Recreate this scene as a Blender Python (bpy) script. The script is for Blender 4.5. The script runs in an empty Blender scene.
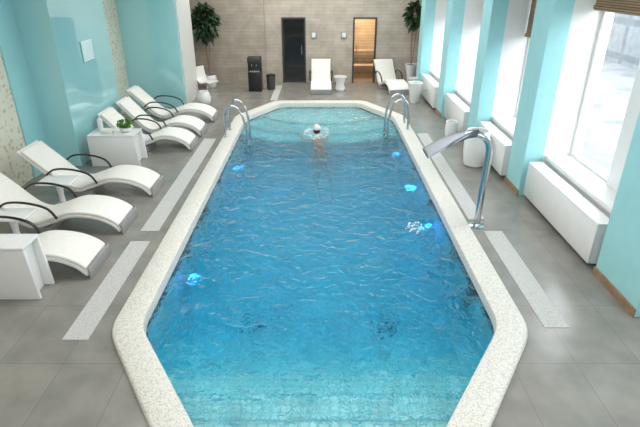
import bpy, bmesh, math, random
from mathutils import Vector, Matrix
random.seed(4)
scene = bpy.context.scene
try:
    scene.view_settings.view_transform = 'Standard'
except Exception:
    pass
COL = scene.collection
pi = math.pi

# ------------------------------------------------------------ materials
def new_mat(name):
    m = bpy.data.materials.new(name); m.use_nodes = True
    nt = m.node_tree
    return m, nt, nt.nodes['Principled BSDF']

def N(nt, t, **kw):
    n = nt.nodes.new(t)
    for k, v in kw.items():
        if k in n.inputs: n.inputs[k].default_value = v
        else: setattr(n, k, v)
    return n

def coords(nt, scale=1.0):
    g = nt.nodes.new('ShaderNodeNewGeometry')
    mp = nt.nodes.new('ShaderNodeMapping')
    mp.inputs['Scale'].default_value = (scale,)*3 if not isinstance(scale, tuple) else scale
    nt.links.new(g.outputs['Position'], mp.inputs['Vector'])
    return mp.outputs['Vector']

def c4(c): return (c[0], c[1], c[2], 1.0)

def plain(name, c, rough=0.5, metal=0.0, var=0.06, scale=6.0, bump=0.0, coat=0.0, spec=0.5):
    m, nt, b = new_mat(name)
    v = coords(nt)
    n = N(nt, 'ShaderNodeTexNoise', Scale=scale, Detail=4.0)
    nt.links.new(v, n.inputs['Vector'])
    r = nt.nodes.new('ShaderNodeValToRGB')
    r.color_ramp.elements[0].position = 0.3; r.color_ramp.elements[1].position = 0.7
    r.color_ramp.elements[0].color = c4([x*(1-var) for x in c])
    r.color_ramp.elements[1].color = c4([min(1, x*(1+var)) for x in c])
    nt.links.new(n.outputs['Fac'], r.inputs['Fac'])
    nt.links.new(r.outputs['Color'], b.inputs['Base Color'])
    b.inputs['Roughness'].default_value = rough
    b.inputs['Metallic'].default_value = metal
    b.inputs['Coat Weight'].default_value = coat
    b.inputs['Specular IOR Level'].default_value = spec
    if bump > 0:
        bp = N(nt, 'ShaderNodeBump', Strength=bump, Distance=0.01)
        nt.links.new(n.outputs['Fac'], bp.inputs['Height'])
        nt.links.new(bp.outputs['Normal'], b.inputs['Normal'])
    return m

def emis(name, c, s):
    m, nt, b = new_mat(name)
    b.inputs['Base Color'].default_value = c4(c)
    b.inputs['Emission Color'].default_value = c4(c)
    b.inputs['Emission Strength'].default_value = s
    return m

def brick_mat(name, c1, c2, mortar, bw, bh, ms, rough, axes='XY', offset=0.0, nvar=0.12, bump=0.0, nscale=3.0):
    m, nt, b = new_mat(name)
    g = nt.nodes.new('ShaderNodeNewGeometry')
    sp = nt.nodes.new('ShaderNodeSeparateXYZ'); cb = nt.nodes.new('ShaderNodeCombineXYZ')
    nt.links.new(g.outputs['Position'], sp.inputs[0])
    nt.links.new(sp.outputs[axes[0]], cb.inputs[0]); nt.links.new(sp.outputs[axes[1]], cb.inputs[1])
    br = nt.nodes.new('ShaderNodeTexBrick')
    br.offset = offset; br.squash = 1.0
    br.inputs['Scale'].default_value = 1.0
    br.inputs['Brick Width'].default_value = bw; br.inputs['Row Height'].default_value = bh
    br.inputs['Mortar Size'].default_value = ms; br.inputs['Mortar Smooth'].default_value = 0.1
    br.inputs['Color1'].default_value = c4(c1); br.inputs['Color2'].default_value = c4(c2)
    br.inputs['Mortar'].default_value = c4(mortar)
    nt.links.new(cb.outputs[0], br.inputs['Vector'])
    n = N(nt, 'ShaderNodeTexNoise', Scale=nscale, Detail=6.0)
    nt.links.new(g.outputs['Position'], n.inputs['Vector'])
    mr = N(nt, 'ShaderNodeMapRange'); mr.inputs['From Min'].default_value = 0.3; mr.inputs['From Max'].default_value = 0.7
    mr.inputs['To Min'].default_value = 1-nvar; mr.inputs['To Max'].default_value = 1+nvar
    nt.links.new(n.outputs['Fac'], mr.inputs['Value'])
    vm = nt.nodes.new('ShaderNodeVectorMath'); vm.operation = 'SCALE'
    nt.links.new(br.outputs['Color'], vm.inputs[0]); nt.links.new(mr.outputs['Result'], vm.inputs['Scale'])
    nt.links.new(vm.outputs[0], b.inputs['Base Color'])
    b.inputs['Roughness'].default_value = rough
    if bump:
        bp = N(nt, 'ShaderNodeBump', Strength=bump, Distance=0.01)
        nt.links.new(br.outputs['Fac'], bp.inputs['Height']); bp.invert = True
        nt.links.new(bp.outputs['Normal'], b.inputs['Normal'])
    return m

def speckle(name, base, dark, scale=60, rough=0.6, thr=0.35):
    m, nt, b = new_mat(name)
    v = coords(nt)
    vo = N(nt, 'ShaderNodeTexVoronoi', Scale=scale)
    nt.links.new(v, vo.inputs['Vector'])
    r = nt.nodes.new('ShaderNodeValToRGB')
    r.color_ramp.elements[0].color = c4(dark); r.color_ramp.elements[0].position = 0.0
    r.color_ramp.elements[1].color = c4(base); r.color_ramp.elements[1].position = thr
    sp = nt.nodes.new('ShaderNodeSeparateColor')
    nt.links.new(vo.outputs['Color'], sp.inputs[0])
    nt.links.new(sp.outputs[0], r.inputs['Fac'])
    nt.links.new(r.outputs['Color'], b.inputs['Base Color'])
    bp = N(nt, 'ShaderNodeBump', Strength=0.3, Distance=0.004)
    nt.links.new(vo.outputs['Distance'], bp.inputs['Height'])
    nt.links.new(bp.outputs['Normal'], b.inputs['Normal'])
    b.inputs['Roughness'].default_value = rough
    return m

M_floor = brick_mat('floor_tile', (.245,.234,.207), (.262,.251,.223), (.195,.185,.165), 0.9, 0.6, 0.004, 0.22, 'YX', 0.0, 0.15)
M_wallback = brick_mat('stone_tile', (.45,.39,.325), (.51,.45,.38), (.36,.31,.255), 0.9, 0.10, 0.004, 0.6, 'XZ', 0.5, 0.15)
M_cope = speckle('pebble_coping', (.73,.705,.64), (.44,.42,.38), 115, 0.5, 0.50)
M_strip = speckle('pebble_strip', (.56,.555,.53), (.38,.38,.36), 125, 0.6, 0.5)
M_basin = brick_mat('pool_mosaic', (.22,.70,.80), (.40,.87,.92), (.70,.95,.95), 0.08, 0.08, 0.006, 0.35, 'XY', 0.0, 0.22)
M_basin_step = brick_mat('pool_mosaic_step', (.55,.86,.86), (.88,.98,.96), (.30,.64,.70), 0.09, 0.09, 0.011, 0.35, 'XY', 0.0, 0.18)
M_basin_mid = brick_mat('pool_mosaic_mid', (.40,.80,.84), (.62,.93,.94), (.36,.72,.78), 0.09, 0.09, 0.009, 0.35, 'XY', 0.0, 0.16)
M_nose = plain('step_nosing_tile', (.16,.50,.60), 0.3)
M_cyan = plain('cyan_glass_panel', (.36,.71,.745), 0.03, coat=1.0, var=0.03, scale=0.8, spec=1.0)
M_cyanp = plain('cyan_paint', (.36,.70,.735), 0.45, var=0.03)
M_white = plain('white_paint', (.80,.81,.80), 0.5, var=0.02)
M_whitegl = plain('white_gloss', (.82,.82,.81), 0.2, var=0.02, coat=0.4)
M_beige = plain('pale_column', (.70,.70,.66), 0.5, var=0.03)
M_cush = plain('white_cushion', (.82,.80,.74), 0.75, var=0.03, scale=20, bump=0.1)
M_shell = plain('white_lounger_shell', (.78,.77,.73), 0.35, var=0.02)
M_grey = plain('grey_edge', (.30,.30,.29), 0.5)
M_black = plain('black_lacquer', (.012,.012,.013), 0.3)
M_chrome = plain('polished_steel', (.56,.59,.62), 0.14, metal=1.0, var=0.02)
M_chrome2 = plain('brushed_steel', (.20,.225,.25), 0.30, metal=1.0, var=0.02)
M_wood = plain('brown_wood', (.30,.19,.11), 0.5, var=0.25, scale=14)
M_leaf = plain('dark_leaf', (.020,.055,.018), 0.5, var=0.5, scale=12)
M_leaf2 = plain('fresh_leaf', (.12,.30,.05), 0.5, var=0.5, scale=30)
M_soil = plain('soil', (.05,.035,.02), 0.9, var=0.4, scale=40)
M_bamboo = brick_mat('bamboo_blind', (.30,.20,.11), (.38,.26,.15), (.12,.07,.035), 5.0, 0.03, 0.006, 0.7, 'YZ', 0.0, 0.2)
M_sauna = brick_mat('sauna_wood', (.58,.44,.29), (.66,.51,.34), (.34,.23,.13), 3.0, 0.1, 0.006, 0.5, 'XZ', 0.0, 0.15)
M_dark = plain('dark_interior', (.05,.05,.05), 0.6)
M_skin = plain('skin', (.66,.42,.33), 0.5, var=0.04)
M_hair = plain('dark_hair', (.035,.02,.015), 0.5, var=0.3, scale=60)
M_cap = plain('pale_swim_cap', (.80,.68,.66), 0.4)
M_suit = plain('swimsuit_fabric', (.50,.10,.12), 0.6)
M_snow = plain('snow_ground', (.15,.158,.163), 0.8, var=0.35, scale=1.4)
M_facade = brick_mat('outside_facade', (.13,.145,.153), (.15,.165,.172), (.09,.105,.115), 1.6, 1.4, 0.14, 0.8, 'YZ', 0.0, 0.2)
M_jet = plain('dark_nozzle', (.012,.03,.05), 0.4)
M_jetrim = plain('nozzle_rim', (.10,.22,.28), 0.3)
M_drain = plain('grey_drain', (.05,.15,.21), 0.4)
M_bluelamp = emis('blue_pool_lamp', (.05,.28,1.0), 1.5)
M_ceil = plain('ceiling_white', (.8,.8,.8), 0.7, var=0.01)

def gold_mat():
    m, nt, b = new_mat('gold_dotted_glass')
    g = nt.nodes.new('ShaderNodeNewGeometry')
    sp = nt.nodes.new('ShaderNodeSeparateXYZ'); cb = nt.nodes.new('ShaderNodeCombineXYZ')
    nt.links.new(g.outputs['Position'], sp.inputs[0])
    nt.links.new(sp.outputs['Y'], cb.inputs[0]); nt.links.new(sp.outputs['Z'], cb.inputs[1])
    vo = N(nt, 'ShaderNodeTexVoronoi', Scale=11.0, Randomness=0.7)
    nt.links.new(cb.outputs[0], vo.inputs['Vector'])
    r = nt.nodes.new('ShaderNodeValToRGB'); e = r.color_ramp.elements
    e[0].position = 0.18; e[0].color = (.60,.49,.28,1)
    e[1].position = 0.50; e[1].color = (.74,.74,.63,1)
    nt.links.new(vo.outputs['Distance'], r.inputs['Fac'])
    nt.links.new(r.outputs['Color'], b.inputs['Base Color'])
    b.inputs['Roughness'].default_value = 0.12
    return m
M_gold = gold_mat()

def schlick(nt, f0, normal=None, power=5.0, top=1.0):
    lw = N(nt, 'ShaderNodeLayerWeight', Blend=0.5)
    if normal: nt.links.new(normal, lw.inputs['Normal'])
    p = N(nt, 'ShaderNodeMath', operation='POWER'); p.inputs[1].default_value = power
    nt.links.new(lw.outputs['Facing'], p.inputs[0])
    ma = N(nt, 'ShaderNodeMath', operation='MULTIPLY_ADD'); ma.inputs[1].default_value = top-f0; ma.inputs[2].default_value = f0
    nt.links.new(p.outputs[0], ma.inputs[0])
    return ma.outputs[0]

def glass_mat(name, tint):
    m = bpy.data.materials.new(name); m.use_nodes = True
    nt = m.node_tree; nt.nodes.clear()
    o = nt.nodes.new('ShaderNodeOutputMaterial')
    t = N(nt, 'ShaderNodeBsdfTransparent', Color=c4(tint))
    gl = N(nt, 'ShaderNodeBsdfGlossy', Roughness=0.02)
    mx = nt.nodes.new('ShaderNodeMixShader')
    nt.links.new(schlick(nt, .04), mx.inputs[0])
    nt.links.new(t.outputs[0], mx.inputs[1]); nt.links.new(gl.outputs[0], mx.inputs[2])
    nt.links.new(mx.outputs[0], o.inputs['Surface'])
    return m
M_glass = glass_mat('clear_glass', (.96,.98,.99))
M_smoke = glass_mat('smoked_glass', (.42,.45,.45))

def water_mat():
    m = bpy.data.materials.new('pool_water'); m.use_nodes = True
    nt = m.node_tree; nt.nodes.clear()
    o = nt.nodes.new('ShaderNodeOutputMaterial')
    v = coords(nt, (1.0, 0.9, 1.0))
    n1 = N(nt, 'ShaderNodeTexNoise', Scale=3.0, Detail=2.0, Distortion=0.8)
    n2 = N(nt, 'ShaderNodeTexNoise', Scale=8.5, Detail=3.0, Distortion=0.6)
    nt.links.new(v, n1.inputs['Vector']); nt.links.new(v, n2.inputs['Vector'])
    ma = N(nt, 'ShaderNodeMath', operation='MULTIPLY_ADD'); ma.inputs[1].default_value = 0.60
    nt.links.new(n2.outputs['Fac'], ma.inputs[0]); nt.links.new(n1.outputs['Fac'], ma.inputs[2])
    bp = N(nt, 'ShaderNodeBump', Strength=0.75, Distance=0.115)
    nt.links.new(ma.outputs[0], bp.inputs['Height'])
    t = N(nt, 'ShaderNodeBsdfTransparent', Color=(1,1,1,1))
    rf = N(nt, 'ShaderNodeBsdfRefraction', Roughness=0.0, IOR=1.33, Color=(1,1,1,1))
    nt.links.new(bp.outputs[0], rf.inputs['Normal'])
    m1 = nt.nodes.new('ShaderNodeMixShader'); m1.inputs[0].default_value = 0.80
    nt.links.new(t.outputs[0], m1.inputs[1]); nt.links.new(rf.outputs[0], m1.inputs[2])
    gl = N(nt, 'ShaderNodeBsdfGlossy', Roughness=0.02)
    nt.links.new(bp.outputs[0], gl.inputs['Normal'])
    m2 = nt.nodes.new('ShaderNodeMixShader')
    nt.links.new(schlick(nt, .02, bp.outputs[0]), m2.inputs[0]); nt.links.new(m1.outputs[0], m2.inputs[1]); nt.links.new(gl.outputs[0], m2.inputs[2])
    nt.links.new(m2.outputs[0], o.inputs['Surface'])
    va = N(nt, 'ShaderNodeVolumeAbsorption', Color=(.0,.80,.905,1), Density=1.25)
    nt.links.new(va.outputs[0], o.inputs['Volume'])
    return m
M_water = water_mat()

# ------------------------------------------------------------ mesh builder
class MB:
    def __init__(s): s.v = []; s.f = []
    def add(s, vs, fs):
        o = len(s.v); s.v += [tuple(p) for p in vs]; s.f += [[i+o for i in f] for f in fs]; return s
    def box(s, x0, x1, y0, y1, z0, z1):
        vs = [(x0,y0,z0),(x1,y0,z0),(x1,y1,z0),(x0,y1,z0),(x0,y0,z1),(x1,y0,z1),(x1,y1,z1),(x0,y1,z1)]
        return s.add(vs, [(0,3,2,1),(4,5,6,7),(0,1,5,4),(1,2,6,5),(2,3,7,6),(3,0,4,7)])
    def lathe(s, prof, n=28, c=(0,0,0), capb=True, capt=False):
        vs = []; fs = []
        for r, z in prof:
            for i in range(n):
                a = 2*pi*i/n; vs.append((c[0]+r*math.cos(a), c[1]+r*math.sin(a), c[2]+z))
        for k in range(len(prof)-1):
            for i in range(n):
                j = (i+1) % n
                fs.append((k*n+i, k*n+j, (k+1)*n+j, (k+1)*n+i))
        if capb: fs.append(tuple(range(n-1, -1, -1)))
        if capt: fs.append(tuple((len(prof)-1)*n+i for i in range(n)))
        return s.add(vs, fs)
    def tube(s, pts, r, n=12, flat=1.0):
        pts = [Vector(p) for p in pts]
        rs = r if isinstance(r, (list, tuple)) else [r]*len(pts)
        vs = []; fs = []; up = None
        for i, p in enumerate(pts):
            t = (pts[min(i+1, len(pts)-1)]-pts[max(i-1, 0)]).normalized()
            if up is None:
                up = Vector((0,0,1)) if abs(t.z) < .9 else Vector((0,1,0))
            sd = t.cross(up)
            if sd.length < 1e-4: sd = t.orthogonal()
            sd.normalize(); up = sd.cross(t).normalized()
            for k in range(n):
                a = 2*pi*k/n
                vs.append(p+sd*math.cos(a)*rs[i]+up*math.sin(a)*rs[i]*flat)
        for i in range(len(pts)-1):
            for k in range(n):
                j = (k+1) % n
                fs.append((i*n+k, i*n+j, (i+1)*n+j, (i+1)*n+k))
        fs.append(tuple(range(n-1, -1, -1))); fs.append(tuple((len(pts)-1)*n+k for k in range(n)))
        return s.add(vs, fs)
    def prism(s, poly, z0, z1):
        n = len(poly)
        vs = [(x,y,z0) for x,y in poly]+[(x,y,z1) for x,y in poly]
        fs = [tuple(range(n-1,-1,-1)), tuple(range(n, 2*n))]
        for i in range(n):
            j = (i+1) % n; fs.append((i, j, n+j, n+i))
        return s.add(vs, fs)
    def band(s, pts, th, y0, y1):
        top = []; bot = []
        for i in range(len(pts)):
            a = Vector(pts[max(i-1,0)]); b = Vector(pts[min(i+1,len(pts)-1)])
            t = (b-a).normalized(); nn = Vector((-t.y, t.x))
            if nn.y < 0: nn = -nn
            p = Vector(pts[i]); top.append(p+nn*th/2); bot.append(p-nn*th/2)
        loop = top+bot[::-1]; n = len(loop)
        vs = [(p.x, y0, p.y) for p in loop]+[(p.x, y1, p.y) for p in loop]
        fs = []
        m = len(pts)
        for i in range(n):
            j = (i+1) % n; fs.append((i, j, n+j, n+i))
        for i in range(m-1):
            a, b, c, d = i, i+1, n-2-i, n-1-i
            fs.append((a, b, c, d)); fs.append((n+d, n+c, n+b, n+a))
        return s.add(vs, fs)
    def xf(s, M):
        s.v = [tuple(M @ Vector(p)) for p in s.v]; return s
    def build(s, name, mat, parent=None, loc=None, smooth=True, bevel=0, seg=2, angle=40):
        me = bpy.data.meshes.new(name); me.from_pydata(s.v, [], s.f); me.update()
        bm = bmesh.new(); bm.from_mesh(me); bmesh.ops.recalc_face_normals(bm, faces=bm.faces)
        if bevel:
            ed = [e for e in bm.edges if len(e.link_faces) == 2 and e.calc_face_angle(0) > math.radians(angle)]
            bmesh.ops.bevel(bm, geom=ed, offset=bevel, segments=seg, affect='EDGES', profile=0.5, clamp_overlap=True)
        for f in bm.faces: f.smooth = smooth
        if smooth:
            for e in bm.edges:
                if len(e.link_faces) == 2: e.smooth = e.calc_face_angle(0) < math.radians(38)
        bm.to_mesh(me); bm.free()
        me.materials.append(mat)
        o = bpy.data.objects.new(name, me); COL.objects.link(o)
        if loc: o.location = loc
        if parent: o.parent = parent
        return o

def top(o, label, category, group=None):
    o['label'] = label; o['category'] = category
    if group: o['group'] = group
    return o
def struct(o, label, category='room structure'):
    o['kind'] = 'structure'; o['label'] = label; o['category'] = category; return o
def empty(name, loc, label, category, group=None, rz=0):
    e = bpy.data.objects.new(name, None); e.location = loc; e.rotation_euler = (0,0,rz)
    e.empty_display_size = 0.2; COL.objects.link(e)
    return top(e, label, category, group)
def copy_thing(o, loc, rz=None, scale=None, label=None):
    c = o.copy(); COL.objects.link(c); c.location = loc
    if rz is not None: c.rotation_euler = (0,0,rz)
    if scale: c.scale = scale
    if label: c['label'] = label
    def rec(src, dst):
        for ch in src.children:
            if ch == dst: continue
            k = ch.copy(); COL.objects.link(k); k.parent = dst
            rec(ch, k)
    rec(o, c)
    return c
def spline(pts, n=8):
    P = [Vector(p) for p in pts]; out = []
    for i in range(len(P)-1):
        p0 = P[max(i-1,0)]; p1 = P[i]; p2 = P[i+1]; p3 = P[min(i+2,len(P)-1)]
        for k in range(n):
            t = k/n
            out.append(0.5*((2*p1)+(p2-p0)*t+(2*p0-5*p1+4*p2-p3)*t*t+(3*p1-p0-3*p2+p3)*t**3))
    out.append(P[-1]); return out

# ------------------------------------------------------------ pool outline
OCT = [(-2.13,4.02),(-0.62,1.72),(0.62,1.72),(2.13,4.02),(2.13,12.35),(1.25,14.0),(-1.25,14.0),(-2.13,12.35)]
CW = .305   # coping width
def inset_poly(d):
    n = len(OCT); out = []
    P = [Vector(p) for p in OCT]
    lines = []
    for i in range(n):
        a, b = P[i], P[(i+1) % n]; t = (b-a).normalized(); nn = Vector((-t.y, t.x))
        lines.append((a+nn*d, t))
    for i in range(n):
        a, t = lines[i-1]; b, u = lines[i]
        den = t.x*u.y-t.y*u.x
        s = ((b.x-a.x)*u.y-(b.y-a.y)*u.x)/den
        out.append(a+t*s)
    return out
def outline(d, L=0.22, k=7):
    P = inset_poly(d); n = len(P); out = []
    for i in range(n):
        a, b, c = P[i-1], P[i], P[(i+1) % n]
        p = b+(a-b).normalized()*L; q = b+(c-b).normalized()*L
        for j in range(k):
            t = j/(k-1); out.append(p*(1-t)**2+b*2*t*(1-t)+q*t*t)
    return [(v.x, v.y) for v in out]
def ring_sweep(mb, loops, L=0.22):
    vs = []; fs = []; n = None
    for d, z in loops:
        o = outline(d, L); n = len(o); vs += [(x,y,z) for x,y in o]
    for k in range(len(loops)-1):
        for i in range(n):
            j = (i+1) % n; fs.append((k*n+i, k*n+j, (k+1)*n+j, (k+1)*n+i))
    mb.add(vs, fs); return n

# ------------------------------------------------------------ room shell
X0, X1, YN, YB, ZC = -5.1, 3.9, -2.0, 16.8, 3.9
def shift(y): return -.040*max(0, y-5.2)      # the pillar row steps gently inwards
me = bpy.data.meshes.new('floor'); bm = bmesh.new()
def loop(pts, z=0):
    vs = [bm.verts.new((x,y,z)) for x,y in pts]
    return [bm.edges.new((vs[i], vs[(i+1) % len(vs)])) for i in range(len(vs))]
es = loop([(X0-.2,YN-.2),(X1+.2,YN-.2),(X1+.2,YB+.2),(X0-.2,YB+.2)])+loop(outline(0.03))
bmesh.ops.triangle_fill(bm, edges=es, use_beauty=True)
for f in bm.faces:
    if f.normal.z < 0: f.normal_flip()
bm.to_mesh(me); bm.free(); me.materials.append(M_floor)
fl = bpy.data.objects.new('floor', me); COL.objects.link(fl)
struct(fl, 'grey stone tile floor around the pool')
struct(MB().box(X0-.2,X1+.2,YN-.2,YB+.2,ZC,ZC+.1).build('ceiling', M_ceil), 'plain white ceiling')
struct(MB().box(X0-.2,X0,YN-.2,YB+.2,0,ZC).build('wall_left', M_gold), 'frosted glass wall with golden dot pattern')
struct(MB().box(X0-.2,X1+.2,YN-.2,YN,0,ZC).build('wall_front', M_white), 'white wall')
D1 = (-1.22,-.46); D2 = (1.05,1.80); DH = 2.02
mb = MB()
for a, b in ((X0,D1[0]),(D1[1],D2[0]),(D2[1],X1)): mb.box(a,b,YB,YB+.2,0,ZC)
for a, b in (D1,D2): mb.box(a,b,YB,YB+.2,DH,ZC)
struct(mb.build('wall_back', M_wallback), 'beige stone tile back wall')
struct(MB().box(X0,-1.75,YB-.12,YB-.002,0,ZC).build('trim_1', brick_mat('brown_stone', (.38,.325,.265), (.43,.37,.305), (.31,.265,.215), 0.9, 0.10, .004, .6, 'XZ', .5, .15)), 'darker brown stone cladding on the back wall')
WIN = [(1.95,3.45),(6.3,7.5),(8.6,9.8),(10.95,12.35),(13.5,15.0)]
mb = MB(); edges = [YN-.2]+[e for w in WIN for e in w]+[YB+.2]
for i in range(0, len(edges), 2): mb.box(X1,X1+.22,edges[i],edges[i+1],0,ZC)
for a, b in WIN: mb.box(X1,X1+.22,a,b,0,.70); mb.box(X1,X1+.22,a,b,3.1,ZC)
struct(mb.build('wall_right', M_white), 'white window wall')
for i, (a, b) in enumerate(WIN):
    mb = MB(); t = .07
    mb.box(X1+.04,X1+.12,a,a+t,.70,3.1); mb.box(X1+.04,X1+.12,b-t,b,.70,3.1)
    mb.box(X1+.04,X1+.12,a+t,b-t,.70,.70+t); mb.box(X1+.04,X1+.12,a+t,b-t,3.1-t,3.1)
    o = struct(mb.build('window_%d' % (i+1), M_whitegl, bevel=.008), 'tall white-framed window')
    x = X1+.08
    MB().add([(x,a+t,.70+t),(x,b-t,.70+t),(x,b-t,3.1-t),(x,a+t,3.1-t)], [(0,1,2,3)]).build('glass', M_glass, parent=o)
    zb = 2.86 if b < 8 else 2.25
    e = empty('window_blind', (X1-.06,(a+b)/2,3.1), 'rolled brown bamboo blind hanging in the window', 'blind', 'bamboo window blinds')
    w = (b-a)/2
    MB().box(-.015,.015,-w,w,zb-3.1,0).build('blind_panel', M_bamboo, parent=e)
    MB().tube([(0,-w,zb-3.1),(0,w,zb-3.1)],.04).build('blind_roll', M_bamboo, parent=e)
    MB().box(-.03,.03,-w,w,0,.05).build('head_rail', M_wood, parent=e)
PIL = [(1.2,1.95),(4.3,5.15),(7.5,8.1),(9.85,10.4),(12.4,12.95),(15.05,15.6)]
tn = 2
for a, b in PIL:
    d = shift(a)
    struct(MB().box(3.33+d,3.62+d,a,b,0,ZC).build('trim_%d' % tn, M_cyanp), 'light cyan pillar between windows'); tn += 1
    struct(MB().box(3.62+d,X1,a,b,0,ZC).build('trim_%d' % tn, M_white), 'white reveal behind the cyan pillar'); tn += 1
    struct(MB().box(3.31+d,3.33+d,a-.01,b+.01,0,.10).build('baseboard_right', M_wood), 'brown wooden baseboard at the pillar foot')
struct(MB().box(X0,X0+.03,8.3,8.9,0,ZC).build('trim_%d' % tn, M_cyan), 'glossy cyan glass panel'); tn += 1
struct(MB().box(X0,-4.5,8.9,11.2,0,ZC).build('trim_%d' % tn, M_cyan), 'glossy cyan glass clad column'); tn += 1
struct(MB().box(X0,-3.64,13.5,13.62,0,ZC).build('trim_%d' % tn, M_cyan), 'glossy cyan glass panel'); tn += 1
struct(MB().box(X0,-3.62,13.62,15.0,0,ZC).build('trim_%d' % tn, M_beige), 'pale grey column'); tn += 1
for a, b, c, d in ((-2.57,-2.31,3.93,5.95),(-2.54,-2.28,6.25,10.6),(2.31,2.57,4.12,6.25),(2.20,2.44,6.62,11.0),(-1.42,-1.22,14.25,16.3)):
    struct(MB().box(a,b,c,d,-.02,.006).build('trim_%d' % tn, M_strip), 'pale pebbled strip set in the floor'); tn += 1

e = MB(); x0,x1 = D1
e.box(x0,x0+.05,YB-.03,YB+.1,0,DH); e.box(x1-.05,x1,YB-.03,YB+.1,0,DH); e.box(x0+.05,x1-.05,YB-.03,YB+.1,DH-.05,DH)
o = struct(e.build('door_1', M_dark), 'smoked glass door with dark frame')
y = YB+.03
MB().add([(x0+.05,y,.01),(x1-.05,y,.01),(x1-.05,y,DH-.05),(x0+.05,y,DH-.05)], [(0,1,2,3)]).build('glass', M_smoke, parent=o)
MB().tube([(x1-.13,YB-.05,.9),(x1-.13,YB-.05,1.2)],.012).build('handle', M_chrome, parent=o)
mb = MB(); mb.box(x0-.4,x1+.4,YB+1.5,YB+1.6,0,2.3); mb.box(x0-.5,x0-.4,YB+.2,YB+1.6,0,2.3); mb.box(x1+.4,x1+.5,YB+.2,YB+1.6,0,2.3); mb.box(x0-.5,x1+.5,YB+.2,YB+1.6,2.3,2.4); mb.box(x0-.5,x1+.5,YB+.2,YB+1.6,-.1,0)
struct(mb.build('wall_steam_room', plain('grey_room', (.35,.36,.35), .7)), 'grey walls of the room behind the glass door')
x0,x1 = D2; e = MB()
e.box(x0,x0+.05,YB-.03,YB+.1,0,DH); e.box(x1-.05,x1,YB-.03,YB+.1,0,DH); e.box(x0+.05,x1-.05,YB-.03,YB+.1,DH-.05,DH)
o = struct(e.build('door_2', M_dark), 'sauna glass door with dark frame')
MB().add([(x0+.05,y,.01),(x1-.05,y,.01),(x1-.05,y,DH-.05),(x0+.05,y,DH-.05)], [(0,1,2,3)]).build('glass', glass_mat('warm_glass', (.92,.90,.85)), parent=o)
MB().tube([(x0+.12,YB-.05,.85),(x0+.12,YB-.05,1.2)],.014).build('handle', M_wood, parent=o)
mb = MB(); mb.box(x0-.6,x1+.6,YB+1.8,YB+1.9,0,2.3); mb.box(x0-.7,x0-.6,YB+.2,YB+1.9,0,2.3); mb.box(x1+.6,x1+.7,YB+.2,YB+1.9,0,2.3); mb.box(x0-.7,x1+.7,YB+.2,YB+1.9,2.3,2.4); mb.box(x0-.7,x1+.7,YB+.2,YB+1.9,-.1,0)
struct(mb.build('wall_sauna', M_sauna), 'warm wooden sauna walls')
e = empty('sauna_bench', ((x0+x1)/2,YB+1.4,0), 'two-tier wooden sauna bench', 'bench')
MB().box(-.95,.95,-.12,.26,.80,.84).build('upper_seat', M_sauna, parent=e)
MB().box(-.95,.95,-.62,-.24,.38,.42).build('lower_seat', M_sauna, parent=e)
for sx in (-.9,.84):
    mb = MB(); mb.box(sx,sx+.06,-.6,.25,0,.38); mb.box(sx,sx+.06,-.1,.25,.38,.80)
    mb.build('leg_frame', M_sauna, parent=e)

struct(MB().box(X1+.3,30,-15,35,-.5,-.3).build('ground_outside', M_snow), 'snowy ground outside')
struct(MB().box(13,14,-10,40,-.3,3.0).build('wall_outside', M_facade), 'pale building facade outside')

# ------------------------------------------------------------ swimming pool
pool = empty('swimming_pool', (0,0,0), 'elongated octagonal swimming pool with white pebbled coping', 'swimming pool')
mb = MB(); ring_sweep(mb, [(0.0,0.0),(0.0,.04),(.012,.058),(.03,.065),(CW-.04,.065),(CW-.015,.055),(CW-.005,.02),(CW-.005,-.12)])
mb.build('coping', M_cope, parent=pool)
DEP = -1.30
mb = MB(); n = ring_sweep(mb, [(CW-.005,-.10),(CW,-.3),(CW,DEP)])
mb.f.append([2*n+i for i in range(n)])
o = mb.build('basin', M_basin, parent=pool)
INN = outline(CW-.001)
def inside(p, poly):
    n = len(poly)
    for i in range(n):
        a, b = poly[i], poly[(i+1) % n]
        if (b[0]-a[0])*(p[1]-a[1])-(b[1]-a[1])*(p[0]-a[0]) < -1e-6: return False
    return True
def hull_sort(ps):
    cx = sum(p[0] for p in ps)/len(ps); cy = sum(p[1] for p in ps)/len(ps)
    return sorted(ps, key=lambda p: math.atan2(p[1]-cy, p[0]-cx))
def xside(y):
    xs = []
    for i in range(len(INN)):
        a, b = INN[i], INN[(i+1) % len(INN)]
        if (a[1]-y)*(b[1]-y) < 0: xs.append(a[0]+(b[0]-a[0])*(y-a[1])/(b[1]-a[1]))
    return min(xs), max(xs)
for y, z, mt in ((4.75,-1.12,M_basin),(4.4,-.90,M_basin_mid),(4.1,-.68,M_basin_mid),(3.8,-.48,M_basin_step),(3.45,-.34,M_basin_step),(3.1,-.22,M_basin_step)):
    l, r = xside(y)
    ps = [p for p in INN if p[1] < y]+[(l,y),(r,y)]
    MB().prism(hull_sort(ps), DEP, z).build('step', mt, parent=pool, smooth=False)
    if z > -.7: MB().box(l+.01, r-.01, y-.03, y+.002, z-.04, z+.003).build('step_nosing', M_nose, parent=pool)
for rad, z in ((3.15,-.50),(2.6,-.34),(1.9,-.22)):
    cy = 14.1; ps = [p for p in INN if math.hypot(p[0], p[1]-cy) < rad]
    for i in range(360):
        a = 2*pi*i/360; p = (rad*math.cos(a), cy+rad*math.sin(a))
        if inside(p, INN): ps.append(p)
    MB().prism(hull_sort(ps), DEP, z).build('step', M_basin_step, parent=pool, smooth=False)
WL = -.055
water = MB().prism(outline(CW-.003), DEP-.02, WL).build('pool_water', M_water, smooth=False)
top(water, 'rippled clear turquoise pool water', 'water'); water['kind'] = 'stuff'

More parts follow.
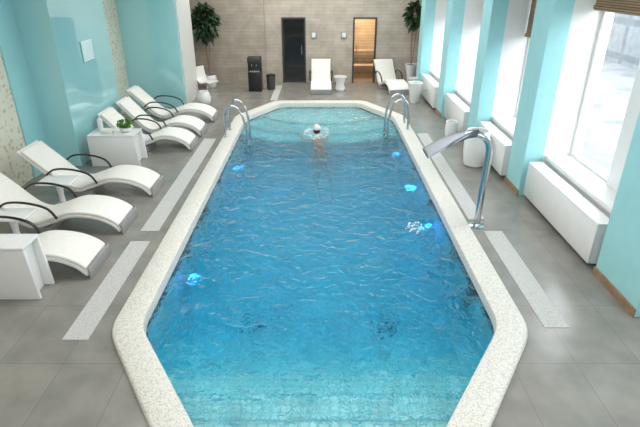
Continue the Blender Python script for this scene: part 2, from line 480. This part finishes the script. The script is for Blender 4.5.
def wall_disc(x, y, z, r, name, mat, rim=M_chrome):
    s = -1 if x > 0 else 1
    M = Matrix.Translation((x,y,z)) @ Matrix.Rotation(s*pi/2, 4, 'Y')
    MB().lathe([(r,0),(r,.015),(r*.8,.03)], 20, capt=True).xf(M).build(name, mat, parent=pool)
    MB().lathe([(r*1.25,0),(r*1.25,.02),(r*1.02,.025),(r*1.02,0)], 20, capb=False).xf(M).build(name+'_rim', rim, parent=pool)
XW = 2.13-CW-.003
def plight(x, y, z, e, c=(.03,.30,1.0)):
    ld = bpy.data.lights.new('pool_lamp', 'POINT'); ld.energy = e; ld.color = c; ld.shadow_soft_size = .05
    lo = bpy.data.objects.new('pool_lamp_light', ld); lo.location = (x,y,z); lo.parent = pool; COL.objects.link(lo)
for x, y, en in ((-XW,5.4,.8),(XW,6.8,2.2),(XW,8.3,1.5),(-XW,9.3,.5),(XW,10.1,.7)):
    wall_disc(x, y, -.38, .045, 'pool_lamp', M_bluelamp)
    plight(x-.20*(1 if x > 0 else -1), y, -.38, en)
for x, y, z in ((XW,5.05,-.22),(XW,5.05,-.46),(-XW,6.9,-.24),(XW,7.5,-.24),(-XW,7.2,-.24),(XW,5.85,-.26),(-XW,5.95,-.24),(-XW,8.4,-.24),(XW,9.1,-.24)):
    wall_disc(x, y, z, .085, 'jet_nozzle', M_jet, M_jetrim)
for x, y in ((-.84,5.15),(.82,5.15)):
    mb = MB().lathe([(.11,0),(.11,.015),(.08,.02)], 24, (x,y,DEP), capt=True)
    mb.build('floor_drain', M_drain, parent=pool)

def splash(loc, n, R, label, zs=1.0):
    mb = MB()
    for i in range(n):
        a = i/n*2*pi*.9; r = R+random.uniform(-.3,.3)*R
        c = Vector((r*math.cos(a), r*math.sin(a)*1.3, .02+random.uniform(0,.08)*zs))
        q = random.uniform(.006,.020)
        mb.lathe([(q*.1,-q),(q*.8,-q*.6),(q,0),(q*.8,q*.6),(q*.1,q)], 7, tuple(c), capt=True)
    o = mb.build('water_splash', M_foam); o.location = loc; o['kind'] = 'stuff'
    top(o, label, 'splash')
M_foam = plain('water_foam', (.9,.95,.97), .2)
splash((1.35,6.35,WL), 34, .09, 'small white splash of water drops on the pool surface')
splash((-.07,11.05,WL), 120, .24, 'white water drops splashing around the swimmer', 1.0)

# ------------------------------------------------------------ ladders
def ladder(x, y, sgn, label):
    e = empty('pool_ladder', (x,y,0), label, 'pool ladder', 'pool ladders')
    for dy in (-.28,.28):
        pts = spline([(-sgn*.0,dy,.0),(-sgn*.0,dy,.35),(-sgn*.03,dy,.62),(-sgn*.16,dy,.74),(-sgn*.32,dy,.66),(-sgn*.42,dy,.40),(-sgn*.45,dy,.0),(-sgn*.45,dy,-.95)], 7)
        MB().tube(pts,.025,12).build('handrail', M_chrome, parent=e)
        MB().lathe([(.05,0),(.05,.07),(.03,.08)], 20, (0,dy,0), capt=True).build('flange', M_chrome, parent=e)
    for z in (-.25,-.5,-.75):
        MB().box(-sgn*.45-.04,-sgn*.45+.04,-.28,.28,z-.015,z+.015).build('tread', M_chrome, parent=e, bevel=.005)
ladder(-2.05,10.8,-1,'polished steel ladder with arched handrails at the pool edge')
ladder(2.0,11.4,1,'polished steel ladder with arched handrails at the pool edge')
# ------------------------------------------------------------ water cannon shower
e = empty('pool_water_spout', (2.26,6.42,0), 'curved chrome waterfall spout standing beside the pool', 'water spout')
MB().lathe([(.11,0),(.11,.012),(.07,.025),(.055,.05)], 28, capt=True).build('base_flange', M_chrome, parent=e)
pts = spline([(0,0,.03),(.0,0,.5),(.02,0,.95),(.01,0,1.18),(-.07,0,1.32),(-.22,0,1.37),(-.34,0,1.35)], 9)
MB().tube(pts, .046, 18).build('pole', M_chrome, parent=e)
sp = spline([(-.18,0,1.375),(-.32,0,1.355),(-.50,0,1.29),(-.68,0,1.20),(-.84,0,1.10)], 6)
mb = MB(); vs = []; fs = []; n = 20
for i, p in enumerate(sp):
    t = i/(len(sp)-1); hw = .054+.150*min(1, t*1.5); ht = .050-.036*t
    for k in range(n):
        a = 2*pi*k/n
        cx = math.copysign(abs(math.cos(a))**.6, math.cos(a)); sz = math.copysign(abs(math.sin(a))**.8, math.sin(a))
        vs.append((p.x+ht*sz*.4, cx*hw, p.z+sz*ht))
for i in range(len(sp)-1):
    for k in range(n):
        j = (k+1) % n; fs.append((i*n+k, i*n+j, (i+1)*n+j, (i+1)*n+k))
fs.append(tuple(range(n))); fs.append(tuple((len(sp)-1)*n+k for k in range(n)))
mb.add(vs, fs); mb.build('spout_blade', M_chrome2, parent=e)

# ------------------------------------------------------------ loungers
def make_lounger(loc, label, grp):
    e = empty('sun_lounger', loc, label, 'sun lounger', grp)
    W = .31
    cl = spline([(.02,.05),(-.10,.17),(-.32,.26),(-.62,.28),(-.90,.19),(-1.15,.12),(-1.38,.20),(-1.65,.46),(-1.97,.77)], 6)
    cl = [(p.x,p.y) for p in [Vector((q[0],q[1])) for q in cl]]
    MB().band(cl, .04, -W, W).build('shell', M_shell, parent=e, bevel=.01)
    up = []
    for i, (x,z) in enumerate(cl):
        a = Vector(cl[max(i-1,0)]); b = Vector(cl[min(i+1,len(cl)-1)]); t = (b-a).normalized(); nn = Vector((-t.y,t.x))
        if nn.y < 0: nn = -nn
        if -1.96 < x < -.02: up.append((x+nn.x*.044, z+nn.y*.044))
    MB().band(up, .048, -W+.012, W-.012).build('cushion', M_cush, parent=e, bevel=.018, seg=3)
    mb = MB().box(.035,.06,-W,W,0,.15); mb.build('foot_panel', M_grey, parent=e, bevel=.006)
    mb = MB().box(-1.30,-.95,-W+.03,W-.03,0,.105); mb.build('base_plinth', M_grey, parent=e, bevel=.01)
    for s in (-1,1):
        pts = spline([(-1.58,s*(W+.015),.40),(-1.42,s*(W+.03),.50),(-1.15,s*(W+.035),.50),(-.90,s*(W+.03),.42),(-.80,s*(W+.015),.26)], 7)
        MB().tube(pts,.022,10,.7).build('armrest', M_black, parent=e)
    return e
l0 = make_lounger((-2.78,5.33,0), 'white cushioned wave-shaped lounger beside the tall white side table', 'white sun loungers')
copy_thing(l0, (-2.80,6.45,0), label='white wave-shaped lounger with black armrests between two small tables')
copy_thing(l0, (-2.76,7.72,0), label='white wave-shaped lounger with black armrests before dotted wall')
copy_thing(l0, (-2.66,10.02,0), scale=(.88,1,1), label='white wave-shaped lounger beside the table with a plant')
copy_thing(l0, (-2.66,11.0,0), scale=(.88,1,1), label='white wave-shaped lounger beside the cyan column')
copy_thing(l0, (-2.62,12.2,0), label='white wave-shaped lounger at the end of the row')
copy_thing(l0, (.03,15.0,0), rz=-pi/2, scale=(.86,1,1), label='white lounger standing against the stone wall between doors')
copy_thing(l0, (2.36,14.98,0), rz=-pi/2+.2, scale=(.86,1,1), label='white lounger standing at an angle by the sauna door')

# ------------------------------------------------------------ tables
def u_table(loc, w, d, h, label, solid=False):
    e = empty('side_table', loc, label, 'side table')
    t = .04
    MB().box(-w/2,w/2,-d/2,d/2,h-t,h).build('table_top', M_whitegl, parent=e, bevel=.012)
    for s in (-1,1):
        y0 = s*(d/2) ; a, b = sorted((y0, y0-s*t))
        vs = [(-w/2,a,0),(w/2+.04,a,0),(w/2+.04,b,0),(-w/2,b,0),(-w/2,a,h-t),(w/2,a,h-t),(w/2,b,h-t),(-w/2,b,h-t)]
        mb = MB(); mb.add(vs, [(0,3,2,1),(4,5,6,7),(0,1,5,4),(1,2,6,5),(2,3,7,6),(3,0,4,7)])
        mb.build('side_panel', M_whitegl, parent=e, bevel=.008)
    MB().box(w/2-.10,w/2-.07,-d/2+t,d/2-t,0,h-t).build('end_panel', M_whitegl, parent=e)
    return e
u_table((-3.56,4.78,0), .80, .34, .66, 'tall white gloss side table next to a lounger')
u_table((-3.86,9.12,0), .86, .50, .60, 'white gloss side table holding a small plant')
def small_table(loc):
    e = empty('small_table', loc, 'small low white rounded table between two loungers', 'side table', 'small white tables')
    MB().box(-.26,.26,-.19,.19,.42,.45).build('table_top', M_whitegl, parent=e, bevel=.014, seg=3)
    MB().lathe([(.06,0),(.05,.02),(.04,.2),(.06,.42)], 20, capt=True).build('stem', M_whitegl, parent=e)
    MB().lathe([(.17,0),(.17,.012),(.05,.03)], 28, capt=True).build('foot', M_whitegl, parent=e)
    return e
s = small_table((-4.0,7.08,0))
copy_thing(s, (-4.05,5.89,0))
def round_table(loc, label):
    e = empty('round_table', loc, label, 'side table', 'round white side tables')
    MB().lathe([(.15,0),(.17,.05),(.12,.20),(.17,.36),(.19,.40)], 32, capt=True).build('body', M_whitegl, parent=e)
    MB().lathe([(.20,.40),(.20,.425)], 32, capt=True).build('table_top', M_whitegl, parent=e)
    return e
r = round_table((.62,15.6,0), 'small round white side table by a lounger')
copy_thing(r, (2.86,15.4,0), scale=(.85,.85,1))

# ------------------------------------------------------------ plants and vases
def leaves(mb, c, R, n, size, zs=1.0):
    for i in range(n):
        d = Vector((random.gauss(0,1), random.gauss(0,1), random.gauss(0,1))).normalized()
        p = Vector(c)+Vector((d.x*R, d.y*R, d.z*R*zs))*random.uniform(.35,1)
        t = (d+Vector((0,0,random.uniform(-.8,.3)))).normalized(); s = t.orthogonal().normalized()
        s = (Matrix.Rotation(random.uniform(0,6.28), 3, t) @ s)
        L = size*random.uniform(.7,1.3); w = L*.28; nn = t.cross(s)
        a = p; b = p+t*L*.5+s*w+nn*.02; c2 = p+t*L-Vector((0,0,L*.2)); dd = p+t*L*.5-s*w+nn*.02; m = p+t*L*.5
        mb.add([a,b,c2,dd,m], [(0,1,4),(1,2,4),(4,2,3),(0,4,3)])
def tree(loc, h, R, zs, label, potp, n=380, size=.21):
    e = empty('potted_plant', loc, label, 'plant')
    MB().lathe(potp, 28).build('pot', M_whitegl, parent=e)
    r0, z0 = potp[-1]
    MB().lathe([(r0*.92,z0-.04)], 20).build('soil', M_soil, parent=e)
    for k in range(3):
        a = k*2.1; MB().tube(spline([(0,0,z0-.1),(.05*math.cos(a),.05*math.sin(a),h*.5),(.12*math.cos(a),.12*math.sin(a),h)],5),.012,8).build('stem', M_wood, parent=e)
    mb = MB(); leaves(mb, (0,0,h), R, n, size, zs)
    mb.build('foliage', M_leaf, parent=e, smooth=False)
    return e
POT = [(.15,0),(.18,.05),(.21,.22),(.19,.34),(.16,.38)]
TALL = [(.10,0),(.09,.05),(.11,.3),(.16,.55),(.20,.68)]
tree((-3.48,16.1,0), 1.92, .30, 1.6, 'dark green potted tree in white pot against the stone wall', POT, 480)
tree((2.88,16.3,0), 2.12, .20, 1.7, 'leafy plant in a flared white vase near the sauna door', TALL, 260, .18)
def vase(loc, prof, label):
    e = empty('floor_vase', loc, label, 'vase')
    MB().lathe(prof, 32).build('body', M_whitegl, parent=e)
    r0, z0 = prof[-1]
    MB().lathe([(r0,z0),(r0+.012,z0+.01),(r0,z0+.02),(r0-.02,z0+.01),(r0-.02,z0-.08)], 32, capb=False).build('rim', M_whitegl, parent=e)
    return e
vase((-3.2,13.8,0), [(.12,0),(.17,.06),(.19,.16),(.16,.29),(.13,.34)], 'round white floor vase beside the pale column')
vase((2.92,8.95,0), [(.17,0),(.20,.03),(.23,.3),(.235,.52),(.22,.62),(.20,.66)], 'glossy white floor pot beside the cyan pillar')
vase((2.86,10.6,0), [(.10,0),(.12,.04),(.14,.22),(.13,.34),(.12,.38)], 'smaller white floor pot by the window wall')
vase((2.64,14.0,0), [(.11,0),(.13,.06),(.16,.3),(.19,.48),(.20,.54)], 'white flared floor pot by the window wall')
e = empty('small_potted_plant', (-3.64,9.12,.6), 'small green plant in a white bowl on the side table', 'plant')
MB().lathe([(.06,0),(.10,.03),(.11,.08),(.10,.09)], 24).build('pot', M_whitegl, parent=e)
mb = MB(); leaves(mb, (0,0,.16), .10, 140, .065, .7); mb.build('foliage', M_leaf2, parent=e, smooth=False)
o = MB().box(-.11,.11,-.08,.08,0,.07).build('folded_towel', M_cush, bevel=.025, seg=3); o.location = (-3.96,9.05,.6)
top(o, 'folded white towel on the side table', 'towel')
e = empty('dispenser_bottle', (-4.14,9.20,.6), 'white dispenser bottle on the side table', 'bottle')
MB().lathe([(.045,0),(.05,.02),(.05,.20),(.018,.24)], 20, capt=True).build('body', M_whitegl, parent=e)
MB().tube([(0,0,.24),(0,0,.28),(.05,0,.275)], .008).build('nozzle', M_white, parent=e)

# ------------------------------------------------------------ radiators
rads = [(5.25,7.4),(8.2,9.75),(10.5,12.3),(13.05,14.95)]
for a, b in rads:
    d = shift((a+b)/2)
    struct(MB().box(3.60+d,X1,a-.1,b+.1,.62,.70).build('trim_%d' % tn, M_white, bevel=.01), 'white window sill board'); tn += 1
    struct(MB().box(3.64+d,X1,a-.1,b+.1,0,.62).build('trim_%d' % tn, M_white), 'white wall below the sill'); tn += 1
    e = empty('radiator', (3.45+d,(a+b)/2,0), 'white panel radiator below the window sill', 'radiator', 'white radiators')
    w = (b-a)/2
    MB().box(-.13,-.10,-w,w,.08,.62).build('front_panel', M_whitegl, parent=e, bevel=.008)
    for s in (-1,1):
        a2, b2 = sorted((s*w, s*(w-.02))); MB().box(-.10,.10,a2,b2,.08,.62).build('side_panel', M_white, parent=e)
        MB().box(-.05,.10,s*(w-.3)-.02,s*(w-.3)+.02,0,.10).build('foot', M_grey, parent=e)
    mb = MB().box(-.10,.10,-w,w,.605,.612)
    mb.build('top_grille', M_whitegl, parent=e)
    MB().box(.04,.08,-w+.05,w-.05,.12,.58).build('heating_panel', M_white, parent=e)

# ------------------------------------------------------------ details on walls
e = empty('wall_sign', (-4.49,10.05,1.94), 'plain pale notice plate mounted on the cyan column', 'sign')
MB().box(0,.015,-.24,.24,-.19,.19).build('plate', plain('frosted_plate', (.66,.86,.87), .3), parent=e, bevel=.004)
for x in (-.2,.76):
    e = empty('wall_lamp', (x,YB,1.5), 'small square grey fixture on the stone wall', 'wall lamp', 'wall fixtures')
    MB().box(-.09,.09,-.05,0,-.10,.10).build('housing', M_grey, parent=e, bevel=.01)
    MB().box(-.06,.06,-.06,-.05,-.07,.07).build('diffuser', M_white, parent=e)
e = empty('water_cooler', (-1.98,15.6,0), 'compact black floor-standing water cooler by the stone wall', 'water cooler')
MB().box(-.20,.20,-.12,.20,0,1.0).build('body', M_black, parent=e, bevel=.02)
MB().box(-.20,.20,-.20,-.12,0,.58).build('lower_door', M_black, parent=e, bevel=.012)
MB().box(-.20,.20,-.20,-.12,.84,1.0).build('top_hood', plain('charcoal_plastic', (.04,.04,.042), .35), parent=e, bevel=.012)
MB().box(-.15,.15,-.21,-.12,.585,.61).build('drip_tray', M_grey, parent=e, bevel=.005)
for sx in (-.07,.07): MB().tube([(sx,-.13,.80),(sx,-.18,.80),(sx,-.18,.75)], .014, 8).build('tap', M_chrome, parent=e)
e = empty('waste_bin', (-1.52,15.75,0), 'small dark grey bin beside the water cooler', 'bin')
MB().lathe([(.11,0),(.13,.03),(.14,.42)], 28).build('body', plain('dark_grey_metal', (.07,.07,.072), .35), parent=e)
MB().lathe([(.145,.42),(.145,.45),(.08,.47)], 28, capt=True).build('lid', M_black, parent=e)
e = empty('shell_chair', (-3.34,15.0,0), 'white curved shell chair on a steel foot', 'chair')
pr = spline([(.26,.38),(.13,.40),(-.08,.36),(-.20,.44),(-.25,.62),(-.28,.80)], 5)
MB().band([(p[0],p[1]) for p in pr], .035, -.21, .21).build('seat_shell', M_shell, parent=e, bevel=.012)
MB().lathe([(.19,0),(.19,.012),(.03,.03),(.025,.37)], 24, capt=True).build('pedestal', M_chrome, parent=e)
e.rotation_euler = (0,0,-.5)

# ------------------------------------------------------------ swimmer
def skin_mesh(V, E, R, root=0):
    me = bpy.data.meshes.new('sk'); me.from_pydata(V, E, []); me.update()
    o = bpy.data.objects.new('sk', me); COL.objects.link(o)
    o.modifiers.new('s', 'SKIN'); 
    for i, r in enumerate(R): me.skin_vertices[0].data[i].radius = (r, r)
    me.skin_vertices[0].data[root].use_root = True
    ss = o.modifiers.new('ss', 'SUBSURF'); ss.levels = 2
    bpy.context.view_layer.update()
    dg = bpy.context.evaluated_depsgraph_get()
    m2 = bpy.data.meshes.new_from_object(o.evaluated_get(dg))
    vs = [tuple(v.co) for v in m2.vertices]; fs = [list(p.vertices) for p in m2.polygons]
    bpy.data.objects.remove(o)
    return vs, fs
V = [(0,-.56,-.52),(0,-.40,-.37),(0,-.25,-.20),(0,-.16,-.07),(0,-.08,.02),(0,-.03,.09)]
R = [.135,.11,.130,.095,.052,.05]; E = [(0,1),(1,2),(2,3),(3,4),(4,5)]
def chain(start, pts, rs):
    pr = start
    for p, r in zip(pts, rs):
        V.append(p); R.append(r); E.append((pr, len(V)-1)); pr = len(V)-1
    return pr
for s in (-1,1):
    chain(0, [(s*.10,-.62,-.58),(s*.16,-.88,-.82),(s*.13,-1.22,-.96),(s*.13,-1.29,-.98),(s*.15,-1.44,-.98)], [.085,.058,.036,.036,.022])
# the two arms are at different points of the stroke
chain(3, [(-.17,-.14,-.06),(-.34,.00,-.12),(-.33,.25,-.10),(-.32,.32,-.09)], [.055,.04,.027,.03])
chain(3, [(.17,-.14,-.06),(.30,.04,-.16),(.20,.26,-.16),(.18,.33,-.16)], [.055,.04,.027,.03])
mb = MB(); mb.add(*skin_mesh(V, E, R))
for s, hx, hy, hz in ((-1,-.315,.33,-.09),(1,.175,.34,-.16)):   # fingers
    for k, L in enumerate((.065,.078,.082,.07)):
        x = hx+s*(.03-.02*k)
        mb.tube([(x,hy-.02,hz),(x,hy+.03,hz),(x,hy+.03+L*.5,hz-.006),(x,hy+.03+L,hz-.02)], [.011,.010,.009,.007], 8)
    mb.tube([(hx-s*.02,hy-.03,hz),(hx-s*.05,hy,hz-.01),(hx-s*.065,hy+.03,hz-.015)], [.012,.011,.009], 8)
vs = []; fs = []; nu, nv = 24, 18
for j in range(nv+1):
    ph = pi*j/nv
    for i in range(nu):
        th = 2*pi*i/nu
        x = math.sin(ph)*math.cos(th)*.075; y = math.sin(ph)*math.sin(th)*.095; z = math.cos(ph)*.115
        if z < -.02: x *= 1-.25*(-.02-z)/.095; y = y*(.95) if y > 0 else y*(1-.3*(-.02-z)/.095)
        if y > 0 and abs(x) < .016 and -.04 < z < .02: y += .020*(1-abs(x)/.016)*(.02-z)/.06+.004
        if y > 0 and .012 < z < .035 and .018 < abs(x) < .048: y -= .008
        if y > 0 and abs(x) < .025 and -.066 < z < -.052: y += .005
        vs.append((x, y+.03, z+.17))
for j in range(nv):
    for i in range(nu):
        k = (i+1) % nu; fs.append((j*nu+i, j*nu+k, (j+1)*nu+k, (j+1)*nu+i))
mb.add(vs, fs)
for s in (-1,1):
    mb.lathe([(.004,-.03),(.014,-.02),(.018,0),(.014,.02),(.004,.03)], 10, (s*.076,.025,.17), capt=True)
body = mb.build('person', M_skin)
rm = body.modifiers.new('remesh', 'REMESH'); rm.mode = 'VOXEL'; rm.voxel_size = .008; rm.use_smooth_shade = True
body.location = (-.07,10.98,WL-.03); body.rotation_euler = (0,0,.15)
top(body, 'person in a pale swim cap swimming breaststroke, head above water', 'person')
def cap(name, mat, r, phm, zc, yback):
    mb = MB(); vs = []; fs = []
    for j in range(13):
        ph = phm*j/12
        for i in range(nu):
            th = 2*pi*i/nu
            y = math.sin(ph)*math.sin(th)*(.095+r); z = math.cos(ph)*(.115+r)
            if y > 0 and z < .06: y = min(y, yback)
            vs.append((math.sin(ph)*math.cos(th)*(.075+r), y+.027, z+zc))
    for j in range(12):
        for i in range(nu):
            k = (i+1) % nu; fs.append((j*nu+i, j*nu+k, (j+1)*nu+k, (j+1)*nu+i))
    mb.add(vs, fs); return mb
cap('hair', M_hair, .008, pi*.68, .17, .0).build('hair', M_hair, parent=body)
cap('cap', M_cap, .014, pi*.46, .172, .09).build('swim_cap', M_cap, parent=body)
mb = MB(); 
V2 = [(0,-.60,-.56),(0,-.54,-.50),(0,-.40,-.37),(0,-.27,-.22)]
mb.add(*skin_mesh(V2, [(0,1),(1,2),(2,3)], [.12,.142,.118,.139]))
mb.build('swimsuit', M_suit, parent=body)

# ------------------------------------------------------------ lights and world
def area(name, loc, sx, sy, e, c=(1,1,1), rot=(0,0,0)):
    ld = bpy.data.lights.new(name, 'AREA'); ld.shape = 'RECTANGLE'; ld.size = sx; ld.size_y = sy; ld.energy = e; ld.color = c
    lo = bpy.data.objects.new(name, ld); lo.location = loc; lo.rotation_euler = rot; COL.objects.link(lo); return lo
for y in (1.0,6.0,11.0,15.0):
    area('ceiling_light', (-.3,y,3.85), 5.5, 2.2, 148, (1,.99,.97))
area('sauna_light', (1.42,YB+1.0,2.25), .6, .6, 34, (1,.88,.70))
w = bpy.data.worlds.new('world'); scene.world = w; w.use_nodes = True
nt = w.node_tree; bg = nt.nodes['Background']
tc = nt.nodes.new('ShaderNodeTexCoord'); sx = nt.nodes.new('ShaderNodeSeparateXYZ'); rp = nt.nodes.new('ShaderNodeValToRGB')
nt.links.new(tc.outputs['Generated'], sx.inputs[0]); nt.links.new(sx.outputs['Z'], rp.inputs['Fac'])
rp.color_ramp.elements[0].color = (.96,.98,1,1); rp.color_ramp.elements[1].color = (.86,.93,1,1)
nt.links.new(rp.outputs['Color'], bg.inputs['Color']); bg.inputs['Strength'].default_value = 7.5

# ------------------------------------------------------------ camera
cd = bpy.data.cameras.new('camera'); cd.sensor_width = 36; cd.lens = 28.1; cd.clip_end = 200
cam = bpy.data.objects.new('camera', cd); COL.objects.link(cam)
cam.location = (0,0,3.3); cam.rotation_euler = (math.radians(90-25.8),0,0)
scene.camera = cam
